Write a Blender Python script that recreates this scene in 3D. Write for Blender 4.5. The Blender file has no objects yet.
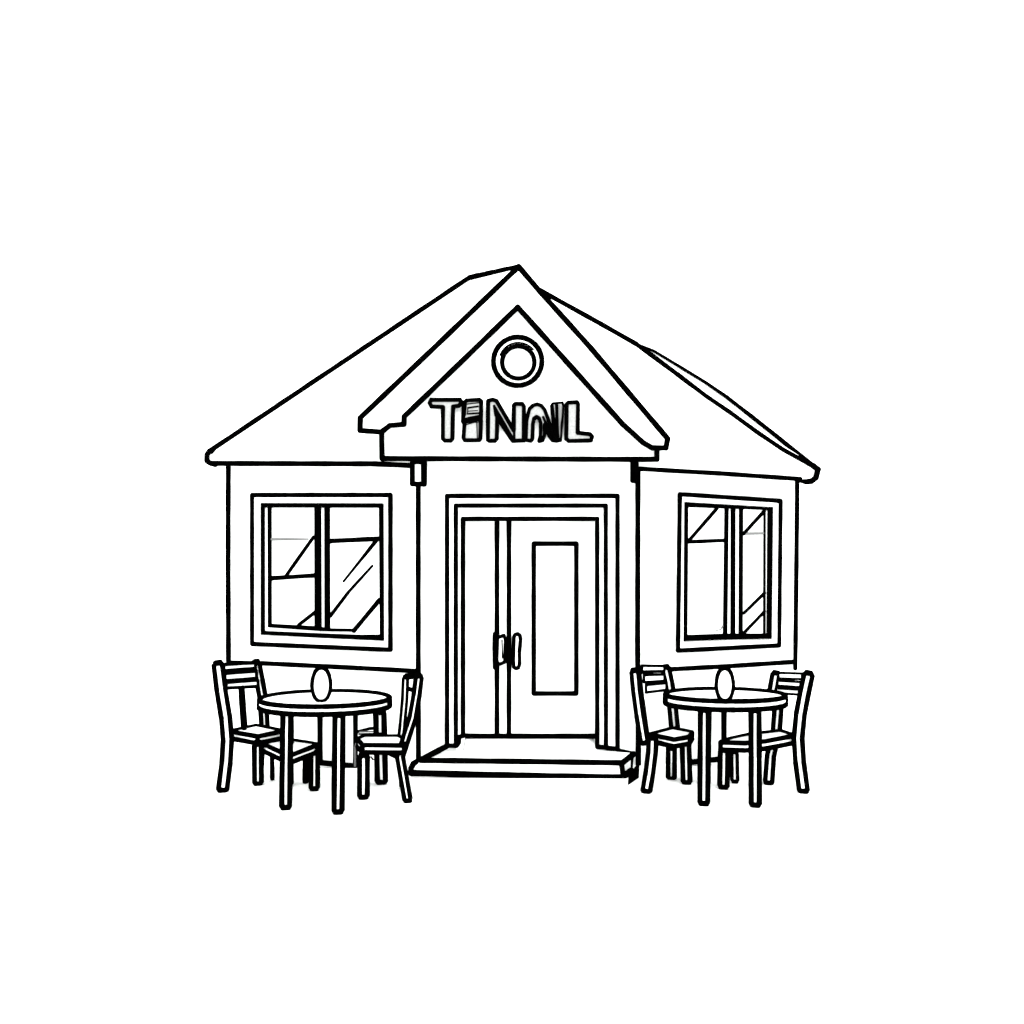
import bpy, bmesh, math, random
from mathutils import Vector

F, CX, HY, CH = 910.0, 512.0, 550.0, 2.15      # focal length (px), optical axis x, horizon y, eye height (m)
sc = bpy.context.scene
col = sc.collection
rng = random.Random(7)
INK = 1.32                                      # all dark trim, relative to the widths written below

# ------------------------------------------------------------------ materials
def paint(name, c, var=0.02, rough=0.9, scale=6.0):
    m = bpy.data.materials.new(name); m.use_nodes = True
    nt = m.node_tree; b = nt.nodes['Principled BSDF']
    n = nt.nodes.new('ShaderNodeTexNoise'); n.inputs['Scale'].default_value = scale; n.inputs['Detail'].default_value = 5
    tc = nt.nodes.new('ShaderNodeTexCoord')
    r = nt.nodes.new('ShaderNodeValToRGB')
    lo = [max(0, v - var) for v in c]; hi = [min(1, v + var) for v in c]
    r.color_ramp.elements[0].color = (*lo, 1); r.color_ramp.elements[1].color = (*hi, 1)
    r.color_ramp.elements[0].position = .3; r.color_ramp.elements[1].position = .7
    nt.links.new(tc.outputs['Object'], n.inputs['Vector'])
    nt.links.new(n.outputs['Fac'], r.inputs['Fac']); nt.links.new(r.outputs['Color'], b.inputs['Base Color'])
    b.inputs['Roughness'].default_value = rough; b.inputs['Specular IOR Level'].default_value = 0.0
    return m
WHITE = paint('white_paint', (.84, .855, .85))
GROUND = paint('white_ground', (.85, .86, .855), .01, 1.0, 1.0)
GLASS = paint('white_glass', (.83, .85, .85), .01, .5)
BLACK = paint('black_trim', (.0002, .0002, .0002), .0002)
GREY = paint('grey_trim', (.11, .11, .11), .008)
LETTER = paint('letter_grey', (.235, .24, .238), .04, .9, 60.0)
MATS = [WHITE, BLACK, GREY, LETTER, GLASS]
W, K, G_, LT, GL = range(5)

# ------------------------------------------------------------------ placing
def P(px, py, d):
    return Vector(((px - CX) * d / F, d, CH + (HY - py) * d / F))
class Plane:
    def __init__(s, p, n): s.p = Vector(p); s.n = Vector(n).normalized()
    def off(s, t):                               # moved t metres outwards (towards the street)
        q = Plane(s.p, s.n); q.p = s.p + s.n * t; return q
    def at(s, px, py):
        d = Vector(((px - CX) / F, 1, (HY - py) / F)); o = Vector((0, 0, CH))
        return o + d * ((s.p - o).dot(s.n) / d.dot(s.n))
def plane3(a, b, c):
    n = (b - a).cross(c - a)
    if n.dot(Vector((0, 0, CH)) - a) < 0: n = -n
    return Plane(a, n)
def vwall(a, b):
    return plane3(a, b, a + Vector((0, 0, 1)))
def ground(px, py):
    d = F * CH / (py - HY); v = P(px, py, d); v.z = 0; return v

# ------------------------------------------------------------------ mesh building
class MB:
    def __init__(s): s.v = []; s.f = []; s.m = []
    def face(s, pts, m=W):
        i = len(s.v); s.v += [Vector(p) for p in pts]; s.f.append(tuple(range(i, i + len(pts)))); s.m.append(m)
    def prism(s, front, shift, m=W):             # closed solid: an outline and the same outline moved by shift
        shift = Vector(shift); back = [Vector(p) + shift for p in front]; n = len(front); i = len(s.v)
        s.v += [Vector(p) for p in front] + back
        s.f.append(tuple(range(i, i + n))); s.m.append(m)
        s.f.append(tuple(range(i + 2 * n - 1, i + n - 1, -1))); s.m.append(m)
        for k in range(n):
            j = (k + 1) % n; s.f.append((i + k, i + n + k, i + n + j, i + j)); s.m.append(m)
    def ring(s, outer, inner, shift, m=W):       # a frame of even depth
        n = len(outer)
        for k in range(n):
            j = (k + 1) % n
            s.prism([outer[k], outer[j], inner[j], inner[k]], shift, m)
    def capsule(s, a, b, ra, rb, m=K, N=10):
        a = Vector(a); b = Vector(b); ax = b - a; L = ax.length
        if L < 1e-6: return
        t = ax / L; u = t.orthogonal().normalized(); w = t.cross(u)
        st = [(-.92 * ra, .38 * ra), (-.7 * ra, .71 * ra), (-.38 * ra, .92 * ra)]
        k = max(1, int(L / .14)); ph = rng.random() * 6.28
        for q in range(k + 1):
            f = q / k; r = ra + (rb - ra) * f
            st.append((L * f, r * (1 + .05 * math.sin(ph + q * 1.9))))
        st += [(L + .38 * rb, .92 * rb), (L + .7 * rb, .71 * rb), (L + .92 * rb, .38 * rb)]
        i0 = len(s.v)
        for h, r in st:
            c = a + t * h
            for q in range(N):
                an = 2 * math.pi * q / N; s.v.append(c + (u * math.cos(an) + w * math.sin(an)) * r)
        for r in range(len(st) - 1):
            for q in range(N):
                x = i0 + r * N + q; y = i0 + r * N + (q + 1) % N
                s.f.append((x, y, y + N, x + N)); s.m.append(m)
        s.f.append(tuple(i0 + q for q in range(N - 1, -1, -1))); s.m.append(m)
        e = i0 + (len(st) - 1) * N
        s.f.append(tuple(e + q for q in range(N))); s.m.append(m)
    def line(s, pts, w=4.0, closed=False, m=K, taper=None):  # w: stroke width, in units of 1/910 of its distance
        pts = [Vector(p) for p in pts]
        if closed: pts = pts + [pts[0]]
        n = len(pts) - 1
        for k in range(n):
            ra, rb = [INK * w / 2 * p.y / F for p in (pts[k], pts[k + 1])]
            if taper: ra *= taper[0] + (taper[1] - taper[0]) * k / n; rb *= taper[0] + (taper[1] - taper[0]) * (k + 1) / n
            s.capsule(pts[k], pts[k + 1], ra, rb, m)
    def bar(s, pts, w=7.5, dep=.035, ink=4.0, caps=True):
        # squared wooden bar along pts: w across, dep from front to back, dark lines along its edges
        pts = [Vector(p) for p in pts]; n = len(pts); rows = []
        for k, p in enumerate(pts):
            t = (pts[min(k + 1, n - 1)] - pts[max(k - 1, 0)]).normalized()
            view = Vector((p.x, p.y, 0)).normalized()          # bars are set square to the street front
            side = t.cross(view).normalized(); fw = t.cross(side).normalized()
            if fw.dot(view) < 0: fw = -fw
            h = (w[k] if isinstance(w, (list, tuple)) else w) / 2 * p.y / F
            if caps and k in (0, n - 1):                   # ends are eased: narrower at the very tip
                q = p + (t if k == 0 else -t) * .02
                tip = [p - side * h * .5, p + side * h * .5, p + side * h * .5 + fw * dep, p - side * h * .5 + fw * dep]
                full = [q - side * h, q + side * h, q + side * h + fw * dep, q - side * h + fw * dep]
                rows += [tip, full] if k == 0 else [full, tip]
            else:
                rows.append([p - side * h, p + side * h, p + side * h + fw * dep, p - side * h + fw * dep])
        i = len(s.v)
        n = len(rows)
        for r in rows: s.v += r
        for k in range(n - 1):
            for q in range(4):
                a = i + 4 * k + q; b = i + 4 * k + (q + 1) % 4
                s.f.append((a, b, b + 4, a + 4)); s.m.append(W)
        s.f.append((i + 3, i + 2, i + 1, i)); s.m.append(W)
        e = i + 4 * (n - 1); s.f.append((e, e + 1, e + 2, e + 3)); s.m.append(W)
        for q in range(4):
            s.line([r[q] for r in rows], ink if q < 2 else ink * .9)
        if caps:
            for r in (rows[0], rows[-1]): s.line(r, ink * 1.15, True)
    def build(s, name, root=None, parent=None):
        me = bpy.data.meshes.new(name)
        o0 = root.location if root else Vector((0, 0, 0))
        me.from_pydata([tuple(v - o0) for v in s.v], [], s.f)
        for m in MATS: me.materials.append(m)
        for p, m in zip(me.polygons, s.m): p.material_index = m
        bm = bmesh.new(); bm.from_mesh(me)
        bmesh.ops.recalc_face_normals(bm, faces=bm.faces[:])
        bmesh.ops.triangulate(bm, faces=[f for f in bm.faces if len(f.verts) > 4])
        bm.to_mesh(me); bm.free()
        for p in me.polygons:
            if p.material_index == K: p.use_smooth = True
        o = bpy.data.objects.new(name, me); col.objects.link(o)
        if parent or root: o.parent = parent or root
        return o
def thing(name, label, cat, loc, group=None):
    o = bpy.data.objects.new(name, None); o.location = loc; o.empty_display_size = .2
    col.objects.link(o); o['label'] = label; o['category'] = cat
    if group: o['group'] = group
    return o

# ------------------------------------------------------------------ ground
g = MB(); S = 3000
me = bpy.data.meshes.new('ground'); me.from_pydata([(-S, -S, 0), (S, -S, 0), (S, S, 0), (-S, S, 0)], [], [(0, 1, 2, 3)])
me.materials.append(GROUND); go = bpy.data.objects.new('ground', me); col.objects.link(go); go['kind'] = 'structure'

# ------------------------------------------------------------------ building
DB = 9.1                                            # the bay's front wall
bay = Plane((0, DB, 0), (0, -1, 0))
cL, cR = P(418.3, 600, DB), P(638, 600, DB)
fL, fR = P(228.6, 600, 9.91), P(796.5, 600, 9.75)
wl, wr = vwall(cL, fL), vwall(cR, fR)
B = thing('cafe_building', 'small white cafe with black outlined walls, hipped roof and pointed front gable', 'building', (.1, 10.5, 0))

def down(p): return Vector((p.x, p.y, 0))
def up(p, z): return Vector((p.x, p.y, z))
TOP = 3.06
# bay wall with the door opening left open
m = MB()
dl, dr, dt = 463, 597.2, 518.8
a = bay.at
zt = a(dl, dt).z
xl, xr = a(dl, dt).x, a(dr, dt).x
T = .12
def bx(mb, x0, x1, y0, y1, z0, z1, mt=W):
    mb.prism([(x0, y0, z0), (x1, y0, z0), (x1, y0, z1), (x0, y0, z1)], (0, y1 - y0, 0), mt)
bx(m, cL.x, xl, DB, DB + T, 0, TOP); bx(m, xr, cR.x, DB, DB + T, 0, TOP); bx(m, xl, xr, DB, DB + T, zt, TOP)
m.line([a(418.3, 470), a(418.3, 622), a(418.5, 763)], 4.2)
m.line([a(638, 466), a(637.6, 640), a(638.4, 765)], 4.4)
m.build('wall', B)
# wings
for pl, c, f, corner, dado, label in (
        (wl, cL, fL, [(228.6, 466), (228.4, 560), (228.8, 661)], [(229, 662.8), (262.6, 663.2), (340, 667), (417, 671)], 0),
        (wr, cR, fR, [(797, 480), (796, 580), (795, 668)], [(641, 671.5), (670.2, 669.2), (730, 666), (794, 661.8)], 1)):
    m = MB(); n = -pl.n * T
    m.prism([down(c), down(f), up(f, TOP + (.05 if not label else -.05)), up(c, TOP)], n)
    m.line([pl.at(*q) for q in corner], 4.5 if not label else 4.1)
    m.line([pl.at(*q) for q in dado], 3.9)
    m.build('wall', B)
# side and rear walls (out of sight from the street)
m = MB(); rl, rr = Vector((-2.95, 13, 0)), Vector((2.95, 13, 0))
for p, q in ((fL, rl), (rl, rr), (rr, fR)):
    nn = Vector((q.y - p.y, p.x - q.x, 0)).normalized() * -T
    if nn.dot(Vector((0, 11, 0)) - Vector((p.x, p.y, 0))) < 0: nn = -nn
    m.prism([down(p), down(q), up(q, 2.98), up(p, 2.98)], nn)
m.build('wall', B)

# roof
DG = 8.66
Gp = P(518.7, 267.5, DG + .02)
EL, ELb = P(208, 462.5, 9.75), P(412, 465.8, 8.87)
ELt = P(208, 454.8, 9.75)
RL = P(470, 279.6, 10.3)
lroof = plane3(ELt, ELb, Gp)
ER, ERb = P(814, 480, 9.58), P(637.5, 468.7, 8.87)
ERt = P(818, 467.5, 9.58)
RR = P(514, 276.5, 9.3)
rroof = plane3(ERt, ERb, RR)
BL, BR = Vector((-3.1, 13.3, 3.05)), Vector((3.1, 13.3, 2.95))
m = MB()
m.face([ELt, ELb, Gp]); m.face([ELt, Gp, RL]); m.face([ELt, EL, ELb])
m.face([ERt, ERb, RR]); m.face([ERt, ER, ERb]); m.face([Gp, ERb, RR]); m.face([Gp, RR, RL]); m.face([ELb, Gp, ERb])
m.face([RL, RR, BR, BL]); m.face([RL, BL, ELt]); m.face([RR, ERt, BR])
m.face([EL, BL, BR, ER, ERb, ELb])                  # soffit
m.face([ELt, BL, EL]); m.face([ERt, ER, BR])
m.line([ELt.lerp(RL, .012 + .988 * k / 4) + Vector((0, -.03, .012)) for k in range(5)], 4.9)
m.line([RL + Vector((0, -.03, .012)), Gp + Vector((0, 0, .002))], 4.9)
ed = lambda x, y: P(x, y, 9.74)
m.line([ed(209.5, 451), ed(207, 454.5), ed(207, 461), ed(210, 463), ed(215.4, 464.6)], 4.2)
m.line([P(211, 463.4, 9.72), P(373, 463.8, 9.02), P(411, 465.6, 8.86)], 4.4)
pr = rroof.off(.005)
m.line([pr.at(536, 288), pr.at(600, 323.4), pr.at(636.3, 344), pr.at(677, 374), pr.at(705.5, 395.8), pr.at(731, 413.2), pr.at(759, 433.6), pr.at(782.8, 449.6), pr.at(815, 467.5)], 4.0)
# second hip, a sliver of the far slope
hp = [(636.3, 343.8), (654, 350.9), (677.3, 365), (705.5, 382.3), (726.6, 396.8), (750, 415), (778, 437.2), (806.2, 460.3), (816, 468)]
lo = [(636.3, 346), (654, 359), (677.3, 376), (705.5, 397), (726.6, 411), (750, 429), (778, 448), (800, 461), (812, 468)]
fr = rroof.off(-.03)
for i in range(8):
    m.face([fr.at(*hp[i]), fr.at(*hp[i + 1]), fr.at(*lo[i + 1]), fr.at(*lo[i])])
m.line([rroof.off(-.01).at(*q) for q in hp], 3.8, taper=(.5, 1.15))
e2 = lambda x, y: P(x, y, 9.56)
m.line([e2(813, 465.5), e2(818.2, 469.4), e2(815.8, 478), e2(811.5, 481.2), e2(806, 481.8), e2(799, 479.5)], 4.6)
m.line([P(638, 468.7, 8.86), P(720, 473.4, 9.15), P(800, 479, 9.5)], 3.9)
m.build('roof', B)

# gable
gp = Plane((0, DG, 0), (0, -1, 0)); gi = Plane((0, DG + .07, 0), (0, -1, 0))
m = MB()
body = [(383, 431), (383, 458.5), (656.5, 459.2), (656.5, 447), (623, 424.3), (517.7, 290), (396, 421)]
m.prism([gi.at(*q) for q in body], (0, .35, 0))
ent = gi.off(.02)
m.line([ent.at(381.6, 433), ent.at(382, 458.5), ent.at(520, 459), ent.at(657, 459.4), ent.at(657, 449)], 4.4)
gw = m.build('gable_wall', B)
m = MB()
outL = [(518.7, 266.6), (438, 344), (360.3, 417.7), (360, 430.5), (381.5, 432), (384.5, 429.5), (389.8, 425.5), (404, 424.3), (404.2, 416.5), (460, 363), (517.7, 307.1)]
outR = [(518.7, 266.6), (517.7, 307.1), (622.9, 424.3), (643, 442.5), (652, 447.8), (666, 448), (667.7, 438.6), (590, 347)]
for o_ in (outL, outR): m.prism([gp.at(*q) for q in o_], (0, .33, 0))
m.line([gp.at(*q) for q in outL], 4.5)
m.line([gp.at(*q) for q in outR[1:]] + [gp.at(540, 291.6), gp.at(518.7, 266.6)], 4.6)
m.build('bargeboard', B)
# round gable window
m = MB(); cp = gi.off(.03)
def circ(pl, x, y, r, n=40): return [pl.at(x + r * math.cos(2 * math.pi * k / n), y + r * math.sin(2 * math.pi * k / n)) for k in range(n)]
o1, i1 = circ(cp, 517.7, 361.3, 24.2), circ(cp, 518.3, 362.3, 16.2)
m.ring(o1, i1, (0, .04, 0))
m.line(o1, 4.2, True); m.line(i1, 3.7, True)
arc = [cp.at(518.3 + 19.3 * math.cos(t), 361.6 + 19.0 * math.sin(t)) for t in [math.radians(200 + 12 * k) for k in range(11)]]
m.line(arc, 1.5)
rw = m.build('round_window', B)
m = MB(); m.prism(circ(gi.off(.012), 518.3, 362.3, 16.2), (0, .01, 0), GL); m.build('pane', B, rw)
# brackets
for x0, x1, y0, y1, wd in ((412.4, 424, 462.5, 484, 4.2), (632.8, 635.5, 463, 480.5, 4.4)):
    m = MB(); bp = Plane((0, 8.8, 0), (0, -1, 0)); q = [bp.at(x0, y0), bp.at(x1, y0), bp.at(x1, y1), bp.at(x0, y1)]
    m.prism(q, (0, .3, 0))
    m.line([q[0], q[3], q[2], q[1]], wd); m.line(q[:2], 3); m.line([q[1], q[2]], wd * 1.15)
    m.build('bracket', B)

# windows
def window(pl, casing, sash, panes, inks, reflection_strokes):
    m = MB(); c = pl.off(.05)
    ins = [(sash[0][0], sash[0][1]), (sash[1][0], sash[1][1]), (sash[2][0], sash[2][1]), (sash[3][0], sash[3][1])]
    m.ring([c.at(*q) for q in casing], [c.at(*q) for q in ins], -pl.n * .05)
    m.line([c.at(*q) for q in casing], 3.8, True)
    w_ = m.build('window', B)
    m = MB(); s_ = pl.off(.03)
    for pts, wd in inks: 
        if wd < 0: m.prism([s_.at(*q) for q in pts], -pl.n * .02, K)
        else: m.line([s_.at(*q) for q in pts], wd)
    m.build('sash', B, w_)
    for k, pn in enumerate(panes):
        m = MB(); g_ = pl.off(.012)
        m.prism([g_.at(*q) for q in pn], -pl.n * .008, GL)
        for pts, wd, tp, mt in reflection_strokes[k]: m.line([g_.off(.002).at(*q) for q in pts], wd * 1.35, taper=tp, m=mt)  # glass reflections drawn as thin black and grey lines on the pane
        m.build('pane', B, w_)
    return w_
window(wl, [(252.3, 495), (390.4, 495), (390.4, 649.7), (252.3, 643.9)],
       [(259.4, 502.4), (384, 502.6), (384.4, 641.6), (259.4, 635.6)],
       [[(266, 505), (320, 505), (320, 634), (266, 632)], [(321, 505), (381, 505), (381, 637), (321, 634)]],
       [([(260.2, 503.2), (382.8, 503.6), (382.8, 507.8), (260.2, 507.6)], -1), ([(260.2, 503.5), (263.8, 503.5), (263.9, 634), (260.2, 634)], -1),
        ([(267.2, 505), (270.9, 505), (271, 627), (267.6, 627)], -1),
        ([(260.2, 630.7), (320, 633.3), (355, 634.6), (383.4, 634.5), (383.6, 640.6), (330, 638.2), (260.2, 634.6)], -1),
        ([(267.6, 623.6), (314, 626), (330, 628.3), (354.6, 628.6), (355.4, 631.8), (323, 631.4), (267.6, 627.4)], -1),
        ([(314, 504), (320.6, 504), (321, 629), (314.2, 628)], -1), ([(324, 504), (329.3, 504), (329.6, 630), (324.2, 630.6)], -1),
        ([(378.6, 505), (382.8, 505), (383.6, 640), (379.6, 638)], -1)],
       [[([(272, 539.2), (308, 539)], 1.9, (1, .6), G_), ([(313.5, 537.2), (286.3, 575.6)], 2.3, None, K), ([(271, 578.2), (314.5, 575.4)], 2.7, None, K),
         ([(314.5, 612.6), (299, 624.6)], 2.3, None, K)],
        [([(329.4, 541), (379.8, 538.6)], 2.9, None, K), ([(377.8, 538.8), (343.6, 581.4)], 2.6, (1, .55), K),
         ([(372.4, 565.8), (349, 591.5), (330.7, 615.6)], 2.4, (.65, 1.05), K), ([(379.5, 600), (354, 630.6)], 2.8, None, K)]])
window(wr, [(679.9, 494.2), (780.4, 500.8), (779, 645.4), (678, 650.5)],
       [(684, 501.4), (774.4, 506.6), (773, 640), (683.2, 642.4)],
       [[(687, 503), (733, 506), (733, 639), (686, 640)], [(734, 506), (770, 508), (769, 638), (734, 639)]],
       [([(685, 502.2), (773.3, 507.4), (773.3, 510.3), (720, 508.3), (685, 507)], -1), ([(685, 502.4), (688.6, 502.5), (687.6, 641), (684, 641.3)], -1),
        ([(768.2, 507.3), (773.3, 507.6), (771.8, 638.8), (767.2, 638)], -1), ([(764.2, 508), (766, 508), (765.8, 636), (763.8, 636)], -1),
        ([(684, 635), (726, 633.6), (772, 633.4), (771.8, 638.8), (720, 640), (684, 641.3)], -1),
        ([(725.2, 505.5), (729, 505.7), (727.6, 636), (723.6, 636)], -1), ([(731.4, 506), (735.8, 506.2), (735.6, 637), (731.2, 637)], -1),
        ([(739.7, 506.5), (743.4, 506.7), (743, 637), (739.3, 637)], -1)],
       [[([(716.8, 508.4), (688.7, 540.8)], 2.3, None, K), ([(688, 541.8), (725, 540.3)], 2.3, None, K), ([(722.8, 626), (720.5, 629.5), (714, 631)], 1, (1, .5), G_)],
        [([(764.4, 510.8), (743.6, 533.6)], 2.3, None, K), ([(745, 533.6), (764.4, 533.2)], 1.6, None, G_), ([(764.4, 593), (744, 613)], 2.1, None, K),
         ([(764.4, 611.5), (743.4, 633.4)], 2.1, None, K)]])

# door frame, door, step
DD = DB + .34                                       # the door leaf is set back in its frame
ZS = P(500, 735.8, DD).z
m = MB(); f1, f2 = bay.off(.06), bay.off(.04)
def pts(pl, *l): return [pl.at(*q) for q in l]
def jamb(pl, q0, q1, y): m.prism(pts(pl, *q0), (0, y, 0))
for q in ([(447, 746), (447, 496), (456, 505.5), (456, 746)], [(447, 496), (617.5, 496), (606, 505.5), (456, 505.5)], [(606, 505.5), (617.5, 496), (617.5, 748.5), (606, 748.5)]):
    m.prism(pts(f1, *q), (0, .06, 0))
for q in ([(456, 749), (456, 505.5), (463, 519), (463, 749)], [(456, 505.5), (606, 505.5), (597, 519), (463, 519)], [(597, 519), (606, 505.5), (606, 751), (597, 751)]):
    m.prism(pts(f2, *q), (0, .34, 0))
m.line(pts(f1, (447.1, 745.5), (447.1, 495.9), (617.5, 495.9), (617.5, 748.5)), 3.8)
m.line(pts(f1, (455.8, 744), (455.8, 505.5), (605.8, 505.5), (606, 747.5)), 3.6)
m.line(pts(f2, (463, 736), (463, 518.8), (597.2, 518.8), (597.2, 746)), 3.8)
m.line(pts(f1, (447, 745.6), (456.5, 745.6), (458.6, 743), (459.2, 737)), 3.8); m.line(pts(f2, (459.2, 737), (463, 735.6)), 3.6)
m.line(pts(f1, (597.4, 746.8), (606, 747.6), (617.8, 749)), 3.8)
m.build('door_frame', B)
dp = Plane((0, DD, 0), (0, -1, 0))
def door(x0, x1, y0, y1, pl, lines):
    m = MB(); m.prism(pts(pl, (x0, y0), (x1, y0), (x1, y1), (x0, y1)), (0, .05, 0))
    for l, w_ in lines: m.line(pts(pl, *l), w_)
    return m
fp = dp.off(.012)
m = door(456, 503.3, 512, 736, dp, [([(497, 520), (497, 634), (497, 735)], 4.0), ([(463, 735.8), (503, 735.9)], 4.0)])
d1 = m.build('door', B)
m = MB(); q = [(499.5, 637), (504, 635.3), (505.5, 640), (504.8, 662), (500, 664), (498.8, 660)]
h = dp.off(.05); m.prism(pts(h, *q), (0, .04, 0)); m.line(pts(h, *q[:5]), 2.8); m.line(pts(h, (502, 640), (502.4, 658)), 1.2); m.line(pts(h, (495, 634), (494.8, 650), (495.2, 667.5)), 3.9)
m.build('handle', B, d1)
m = door(503.3, 604, 512, 736, dp, [([(509, 520), (509, 634), (509, 735)], 4.0), ([(504, 735.9), (597, 736)], 4.0)])
m.line([dp.at(590, 736), f2.at(597, 736.2)], 4.0)
d2 = m.build('door', B)
m = MB(); q = [(513.9, 637), (515, 634.6), (517.5, 633.8), (519.8, 635.2), (520.6, 639), (519.4, 652), (519.6, 664), (518.4, 667.6), (516, 668.4), (513.8, 667), (513.4, 662)]
m.prism(pts(h, *q), (0, .04, 0)); m.line(pts(h, *q), 3.1, True); m.build('handle', B, d2)
m = MB(); q = [(533.8, 543.7), (576.3, 543.7), (576.3, 693.4), (533.8, 693.4)]
m.prism(pts(fp, *q), (0, .01, 0), GL); m.line(pts(fp, *q), 3.8, True); m.build('pane', B, d2)
# floor behind the frame and the front step
m = MB()
F0 = 8.6
zf = P(520, 761.6, F0).z
A, Bq, C_, D_ = P(413, 763.5, F0 + .02), P(622, 763.2, F0), P(634, 753.5, 9.0), P(447, 746, 9.04)
tl, tr = P(420, 760.3, F0), P(622, 763, F0)
bl, br_ = P(410.8, 773, F0), P(624.5, 777.7, F0 + .0)
bl.z = br_.z = .0 if False else bl.z
zz = zf
FL_, FR_ = P(411, 761, F0), P(622.5, 762.8, F0)
K1, K2 = Vector((P(440, 740, 9.08).x, 9.08, zz)), Vector((P(634, 753, 9.08).x, 9.08, zz))
body = [Vector((FL_.x, F0, zz)), Vector((FR_.x, F0, zz)), K2, K1]
m.prism(body, (0, 0, -zz))
m.prism([Vector((xl + .01, 9.081, zz - .003)), Vector((xr - .01, 9.081, zz - .003)), Vector((xr - .01, 9.6, ZS - .012)), Vector((xl + .01, 9.6, ZS - .012))], (0, 0, -.1))
m.line([P(421, 760.3, F0), P(520, 761.4, F0), P(622, 762.8, F0)], 4.4)
m.line([P(411.5, 773, F0 - .01), P(520, 775.6, F0 - .01), P(624, 777.6, F0 - .01)], 5.0)
m.line([P(446.5, 746.3, 9.02), P(422, 759, F0 + .05), P(413.5, 763.5, F0), P(411, 768, F0 - .01), P(410.8, 773, F0 - .01)], 4.6)
m.line([P(618, 750.3, 9.03), P(634.5, 753.8, 8.98)], 3.2)
m.line([P(633.5, 754, 8.98), P(621.5, 763.5, F0)], 4.8)
m.line([P(621.5, 764, F0), P(623.5, 777, F0 - .01)], 4.2)
m.line([P(632.5, 755, 8.96), P(631.3, 769, 8.94)], 2.4); m.line([P(624.5, 775.5, F0), P(631.5, 771, 8.9)], 5.5)
m.prism([P(628.2, 785.2, 8.31), P(639, 777.6, 8.58), P(639.6, 765, 8.58), P(636.4, 766, 8.58), P(628.6, 777, 8.45)], (0, .03, 0), K)
m.build('entrance_step', B)

# ------------------------------------------------------------------ sign lettering on the gable
SG = thing('sign', 'outlined capital lettering with grey faces fixed across the front gable', 'sign', gi.at(510, 442))
sp = gi.off(.07)
def L(x, y): return (420 + x / 5.389, 380 + y / 5.389)
def letter(outline, extra=(), wd=3.4, fill=True, close=True):
    m = MB(); o = [sp.at(*L(*q)) for q in outline]
    if fill: m.prism(o, (0, .065, 0), LT)
    if close: m.line(o, wd, True)
    for l, w_, mt in extra: m.line([sp.off(.004).at(*L(*q)) for q in l], w_ * .68, m=mt)
    m.build('letter', SG)
letter([(52, 124), (60, 107), (215, 106), (224, 118), (212, 138), (178, 144), (175, 316), (166, 327), (134, 327), (123, 316), (124, 146), (62, 143)])
letter([(236, 128), (250, 110), (318, 106), (330, 114), (328, 220), (325, 316), (318, 325), (242, 325), (234, 312), (240, 238), (232, 222)],
       [([(245, 190), (250, 130), (320, 122)], 1.3, K), ([(258, 150), (312, 142)], 2.2, K), ([(255, 168), (310, 164)], 1.1, K), ([(256, 182), (320, 178)], 2.2, K), ([(258, 150), (256, 182)], 1.2, K),
        ([(230, 218), (262, 208), (324, 196)], 4.2, K), ([(236, 228), (275, 222), (322, 212)], 3.2, K), ([(250, 240), (290, 228), (322, 226)], 1.4, K),
        ([(306, 230), (309, 312)], 1.2, K), ([(314, 228), (317, 318)], 1.0, G_), ([(245, 318), (318, 316)], 1.3, K)])
letter([(366, 322), (367, 112), (390, 105), (412, 112), (505, 272), (506, 136), (514, 128), (552, 129), (560, 142), (560, 326), (500, 328), (416, 200), (414, 316), (404, 328), (374, 328)],
       [([(404, 150), (500, 316)], 3.6, K), ([(506, 150), (508, 320)], 3.2, K), ([(400, 140), (408, 190)], 3.2, K)])
letter([(570, 324), (575, 215), (590, 155), (610, 136), (632, 130), (654, 138), (672, 160), (690, 210), (716, 290), (738, 328), (714, 326), (696, 300), (672, 240), (670, 300), (660, 326), (642, 330), (650, 300), (650, 230), (642, 206), (628, 198), (614, 208), (608, 240), (606, 318), (598, 328)],
       [([(664, 200), (690, 262), (728, 322)], 3.0, K), ([(655, 230), (660, 300)], 1.2, G_)], wd=3.1)
letter([(706, 140), (716, 126), (768, 121), (772, 136), (758, 328), (738, 331), (722, 270), (712, 200)],
       [([(716, 140), (722, 200), (740, 318)], 2.6, K), ([(733, 132), (736, 220), (748, 318)], 2.4, K), ([(742, 135), (746, 300)], 1.8, K), ([(754, 138), (754, 310)], 1.0, G_),
        ([(764, 140), (760, 300)], 1.0, G_)], wd=2.0)
letter([(790, 130), (800, 121), (846, 119), (852, 130), (850, 284), (918, 292), (928, 306), (922, 326), (802, 329), (788, 318)])

# ------------------------------------------------------------------ boxes against the wall
def box(x0, x1, yb, yt, d, label, lines):
    o = ground(x0, yb)
    t = thing('storage_box', label, 'box', ((x0 + x1) / 2 * d / F - CX * d / F, d, 0), 'boxes against the wall')
    pl = Plane((0, d, 0), (0, -1, 0)); p, q = pl.at(x0, yb), pl.at(x1, yb); z = pl.at(x0, yt).z
    m = MB(); m.prism([(p.x, d, 0), (q.x, d, 0), (q.x, d, z), (p.x, d, z)], (0, .22, 0))
    for l, w_ in lines: m.line([pl.at(*v) for v in l], w_)
    m.line([(p.x, d, z), (q.x, d, z), (q.x, d + .22, z), (p.x, d + .22, z)], 3, True)
    m.build('carcass', t)
box(320, 355, 767.5, 706, 8.99, 'plain white upright box standing behind the left table', [([(320, 712), (320, 762.5), (338, 764.3), (356, 766)], 4.4), ([(355.5, 712), (355.5, 766)], 3.8)])
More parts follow.
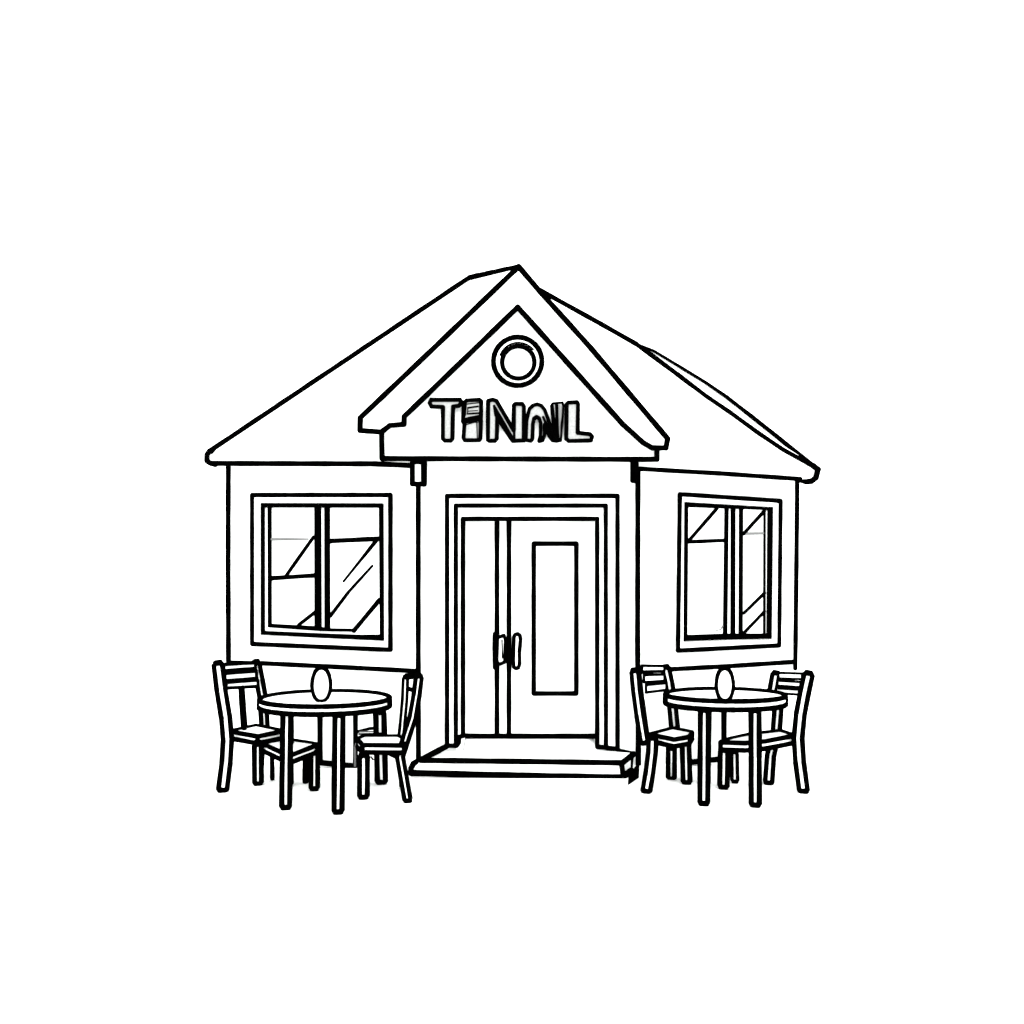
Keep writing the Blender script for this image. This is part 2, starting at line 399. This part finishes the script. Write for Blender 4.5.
box(688, 724, 763.5, 703, 9.08, 'plain white upright box standing behind the right table', [([(724, 706), (724, 758), ], 4.6), ([(690, 762.2), (706, 760.4), (724, 758.6)], 4.4)])

# ------------------------------------------------------------------ tables
def table(cx, cy, rx, ry, zt, thick, legs, label):
    d = F * (CH - zt) / (cy - HY); c = P(cx, cy, d)
    RX = rx * d / F; RY = ry * d * d / (F * (CH - zt))
    t = thing('cafe_table', label, 'table', (c.x, c.y, 0), 'round cafe tables')
    N = 48
    rim = [Vector((c.x + RX * math.cos(2 * math.pi * k / N), c.y + RY * math.sin(2 * math.pi * k / N), zt)) for k in range(N)]
    m = MB(); m.prism(rim, (0, 0, -thick))
    low = [v - Vector((0, 0, thick)) for v in rim]
    m.line([v + Vector((0, 0, .008)) for v in rim], 4.0, True); m.line(low, 4.4, True)
    for k in (0, N // 2, 1, N - 1, N // 2 - 1, N // 2 + 1): m.line([rim[k], low[k]], 4.2)
    m.build('tabletop', t)
    for (x0, y0, d0, x1, y1, w_) in legs:
        m = MB(); top = P(x0, y0, d0); top.z = min(top.z, zt - thick - .005)
        ft = ground(x1, y1 + 3.4); ft.z = .016
        m.bar([top, (top + ft) / 2, ft], w_, .04, 4.4); m.build('leg', t)
    return t, c
tL, cTL = table(325, 699.4, 64.5, 7.8, .83, .058,
                [(286.8, 712, 7.74, 285.6, 806.5, 7.6), (339, 715, 7.66, 338, 811, 7.8), (379.8, 712, 8.22, 381.5, 781, 8.2), (288, 712, 8.3, 288, 783, 6)],
                'round white cafe table on the left, under the larger two-pane window')
tR, cTR = table(725, 695.8, 59.5, 6.2, .83, .066,
                [(704.3, 708, 7.92, 703.8, 802.5, 7.6), (755, 708, 7.9, 755.3, 804, 7.8), (706, 706, 8.4, 705, 783, 6), (755.5, 706, 8.4, 756, 784, 6)],
                'round white cafe table on the right, under the narrower window')
def vase(x, y, rx, ry, d, label):
    c = P(x, y, d); r = rx * d / F; hh = ry * d / F
    prof = [(.0, -1), (.45, -.985), (.66, -.86), (.86, -.6), (.97, -.3), (1, -.1), (.96, .2), (.85, .5), (.66, .77), (.4, .94), (.18, .995), (0, 1)]
    m = MB(); N = 24; i = len(m.v)
    for a_, b_ in prof:
        for k in range(N):
            t = 2 * math.pi * k / N; m.v.append(c + Vector((r * a_ * math.cos(t), r * a_ * math.sin(t), hh * b_)))
    for j in range(len(prof) - 1):
        for k in range(N):
            q = (k + 1) % N; m.f.append((j * N + k, j * N + q, (j + 1) * N + q, (j + 1) * N + k)); m.m.append(W)
    vw = Vector((c.x, c.y, 0)).normalized(); sd = Vector((vw.y, -vw.x, 0))
    loop = [c + sd * (r * a_) + Vector((0, 0, hh * b_)) for a_, b_ in prof] + [c - sd * (r * a_) + Vector((0, 0, hh * b_)) for a_, b_ in prof[-2:0:-1]]
    m.line(loop, 5.0, True)
    t = thing('vase', label, 'vase', (c.x, c.y, c.z - hh), 'egg shaped vases')
    m.build('body', t)
vase(321.3, 683.8, 7.9, 15.0, cTL.y - .16, 'small white egg shaped vase in the middle of the left table')
vase(724.8, 683.8, 7.2, 14.6, cTR.y - .16, 'small white egg shaped vase in the middle of the right table')

# ------------------------------------------------------------------ seats
def foot(x, y):
    v = ground(x, y + 3.4); v.z = .016; return v
def seat(mb, top, low, ink=3.8, corners=None):
    mb.f_start = len(mb.f); n = len(top); i = len(mb.v); mb.v += top + low
    mb.f.append(tuple(range(i, i + n))); mb.m.append(W)
    mb.f.append(tuple(range(i + 2 * n - 1, i + n - 1, -1))); mb.m.append(W)
    for k in range(n):
        j = (k + 1) % n; mb.f.append((i + k, i + n + k, i + n + j, i + j)); mb.m.append(W)
    mb.line(top, ink, True); mb.line(low, ink + .3, True)
    for k in (range(n) if corners is None else corners): mb.line([top[k], low[k]], ink)
GRP = 'chairs and stool around the cafe tables'
def chair(name, label, cat, loc, seat_top, thick, posts, legs, slats, spindles=(), extra=(), corners=None):
    t = thing(name, label, cat, loc, GRP)
    m = MB(); top = [P(*q) for q in seat_top]; low = [v - Vector((0, 0, thick)) for v in top]
    seat(m, top, low, corners=corners)
    for l, w_, mt in extra: m.line([P(*q) for q in l], w_, m=mt)
    m.build('seat', t)
    for p, ft, w_, ik in posts:                          # back posts run down into the rear legs
        m = MB(); pp = [P(*q) for q in p] + ([foot(*ft)] if ft else [])
        m.bar(pp, w_, .035, ik); m.build('back_post', t)
    for x0, y0, d0, x1, y1, w_, ik in legs:
        m = MB(); a_, b_ = P(x0, y0, d0), foot(x1, y1)
        m.bar([a_, (a_ + b_) / 2, b_], w_, .03, ik); m.build('leg', t)
    for x0, y0, d0, x1, y1, d1_, h0, h1, ik in slats:
        m = MB(); q = [P(x0, y0, d0), P(x1, y1, d1_), P(x1, y1 + h1, d1_), P(x0, y0 + h0, d0)]
        m.prism(q, (.012, .02, 0)); m.line(q, ik * .9, True); m.build('slat', t)
    for l, w_ in spindles:
        m = MB(); m.line([P(*q) for q in l], w_); m.build('spindle', t)
    return t
# left chair of the left table
chair('wooden_chair', 'leftmost white slat-back chair, drawn up to the left end of the left table', 'chair', ground(240, 782),
      [(230, 731.5, 8.36), (256, 725.8, 8.66), (283, 731.2, 8.42), (257.5, 736.4, 8.17)], .062,
      [([(217.8, 663, 8.2), (221, 690, 8.2), (225.6, 718, 8.19), (227.4, 740, 8.19), (226, 763, 8.19)], (222.5, 789), 8.2, 4),
       ([(256, 662, 8.62), (259.5, 680, 8.63), (263, 700, 8.65), (264.6, 728, 8.68), (259.8, 745, 8.69)], (258, 774), 6.0, 3.8)],
      [(257.6, 744, 8.17, 258, 782, 6.6, 4.0), (287, 739, 8.42, 287, 784, 5, 3.6)],
      [(222.5, 664.5, 8.22, 255, 662.6, 8.6, 6.5, 6.0, 3.6), (224.5, 673.2, 8.22, 256, 671, 8.6, 7.8, 7.5, 3.6), (226, 682.6, 8.22, 257.5, 680, 8.6, 5.6, 6.4, 3.2)],
      [([(241.5, 688, 8.42), (242.6, 705, 8.43), (244.2, 727, 8.44)], 5.2)])
# backless stool
chair('stool', 'low white backless stool behind the front left leg of the left table', 'stool', ground(292, 786),
      [(260, 742.5, 8.3), (285, 739.5, 8.48), (318.5, 744.6, 8.26), (289, 756, 7.85)], .062, [],
      [(314.4, 751, 8.22, 314.3, 787.5, 6.6, 4.0), (305.8, 756, 8.4, 305.5, 780, 2.5, 3.2), (272, 755, 8.3, 272.4, 777, 1.5, 2.6), (287, 762, 7.88, 287, 797, 5, 3.6)], [])
# right chair of the left table, seen from the side
chair('wooden_chair', 'white chair right of the left table seen from the side, nearly touching the front step', 'chair', ground(390, 790),
      [(357.5, 739.2, 8.05), (363, 736.6, 8.2), (399, 736.6, 8.2), (406, 740, 7.95), (404, 745.5, 7.8), (362.5, 745, 7.82)], .062,
      [([(419, 676, 7.9), (416.6, 695, 7.89), (412.5, 718, 7.87), (406, 738, 7.85), (400, 757, 7.83)], (407.8, 799.5), 6.0, 3.7),
       ([(405.5, 677, 8.2), (404.6, 700, 8.2), (402.4, 724, 8.2), (400.5, 742, 8.2)], (403, 786), 4.6, 2.6)],
      [(363.6, 755, 7.84, 363.4, 796, 7.6, 4.2), (365, 752, 8.3, 365.5, 780, 4, 3.4)],
      [(406, 675, 8.18, 417, 674.5, 7.92, 3, 3, 3.0), (409, 688, 8.16, 414, 689.5, 7.93, 2.0, 2, 2.4)], [],
      [([(358, 731.5, 8.3), (370, 728.5, 8.3), (383, 728, 8.3)], 2.4, K), ([(359, 734, 8.25), (383, 733.4, 8.25)], 1.4, K), ([(360, 731.8, 8.28), (383, 731.4, 8.28)], 1.1, G_),
       ([(357, 740, 8.04), (355, 748, 8.04), (355, 766, 8.04)], 1.4, G_), ([(371, 757, 8.1), (373, 759.5, 8.1)], 1.4, K), ([(389, 754, 7.9), (395, 757, 7.9)], 2.6, K)])
# left chair of the right table
chair('wooden_chair', 'white slat-back chair left of the right table, beside the end of the front step', 'chair', ground(665, 780),
      [(650.5, 734.5, 8.28), (672, 728.6, 8.55), (692, 732.4, 8.4), (689, 737, 8.22), (674, 739.6, 8.08)], .06,
      [([(634.6, 670.5, 8.2), (636.4, 690, 8.2), (639.8, 715, 8.19), (644.5, 743, 8.18)], None, 6.8, 3.8),
       ([(665.6, 667.5, 8.55), (669, 683, 8.56), (672, 702, 8.57), (674.6, 729, 8.58)], None, 6.6, 3.7),
       ([(652.5, 738, 8.16), (652, 752, 8.15), (649.5, 772, 8.14)], (646.2, 790), 7.4, 4)],
      [(671.4, 748, 8.12, 671.3, 776, 6.4, 4.0), (685.5, 743, 8.3, 686.6, 781, 6.8, 4.2), (684, 738, 8.5, 686.4, 775, 4.5, 3.4)],
      [(642, 665.6, 8.28, 664, 666, 8.53, 6.0, 5.2, 2.7), (644, 675, 8.27, 664, 674.4, 8.52, 7.2, 6.6, 2.6), (646, 684.8, 8.26, 666, 682.8, 8.51, 7.6, 7.2, 2.7)],
      [([(638.5, 670, 8.2), (642, 700, 8.2), (648, 741, 8.19)], 4.4)], corners=[0, 2, 3])
# right chair of the right table
chair('wooden_chair', 'white slat-back chair right of the right table, its long seat reaching behind the table leg', 'chair', ground(765, 786),
      [(720.5, 742.4, 8.2), (731, 738.6, 8.38), (750, 734.6, 8.42), (781, 731.2, 8.46), (795, 735.6, 8.24), (765, 741.4, 8.17), (745, 743.2, 8.16)], .065,
      [([(808.8, 673, 8.22), (804.6, 692, 8.21), (800.4, 714, 8.19), (798, 738, 8.17), (799.6, 762, 8.15)], (803.6, 790), 8.0, 4),
       ([(776.2, 673, 8.46), (773, 690, 8.46), (778, 708, 8.46), (776.2, 732, 8.46), (770.5, 756, 8.45)], (768.6, 781.5), 6.8, 3.7)],
      [(724, 750, 8.22, 723.4, 786, 7.2, 4.2), (734.4, 752, 8.4, 734.8, 780, 5.5, 3.0)],
      [(778.5, 672.8, 8.44, 802, 673.4, 8.25, 5.6, 5.8, 2.3), (777.5, 680.6, 8.44, 801, 682, 8.25, 5.0, 5.2, 2.2), (776, 688, 8.44, 800, 689.6, 8.25, 5.0, 5.2, 2.3)], corners=[0, 4])

# ------------------------------------------------------------------ light, camera, output
w = bpy.data.worlds.new('World'); sc.world = w; w.use_nodes = True
bg = w.node_tree.nodes['Background']; bg.inputs['Color'].default_value = (.985, 1, .99, 1); bg.inputs['Strength'].default_value = 1.0   # even white overcast
sd = bpy.data.lights.new('sun', 'SUN'); sd.energy = 1.2; sd.angle = math.radians(60); sd.color = (1, .985, .96)
so = bpy.data.objects.new('sun', sd); col.objects.link(so); so.rotation_euler = (math.radians(50), 0, math.radians(6)); so.location = (0, -5, 12)
cd = bpy.data.cameras.new('camera'); co = bpy.data.objects.new('camera', cd); col.objects.link(co)
co.location = (0, 0, CH); co.rotation_euler = (math.radians(90), 0, 0)
cd.sensor_width = 36; cd.lens = F * 36 / 1024; cd.shift_y = (HY - 512) / 1024; cd.clip_end = 9000
sc.camera = co
vs = sc.view_settings; vs.view_transform = 'Standard'; vs.look = 'None'; vs.gamma = 1; vs.exposure = 1.75; vs.use_curve_mapping = False
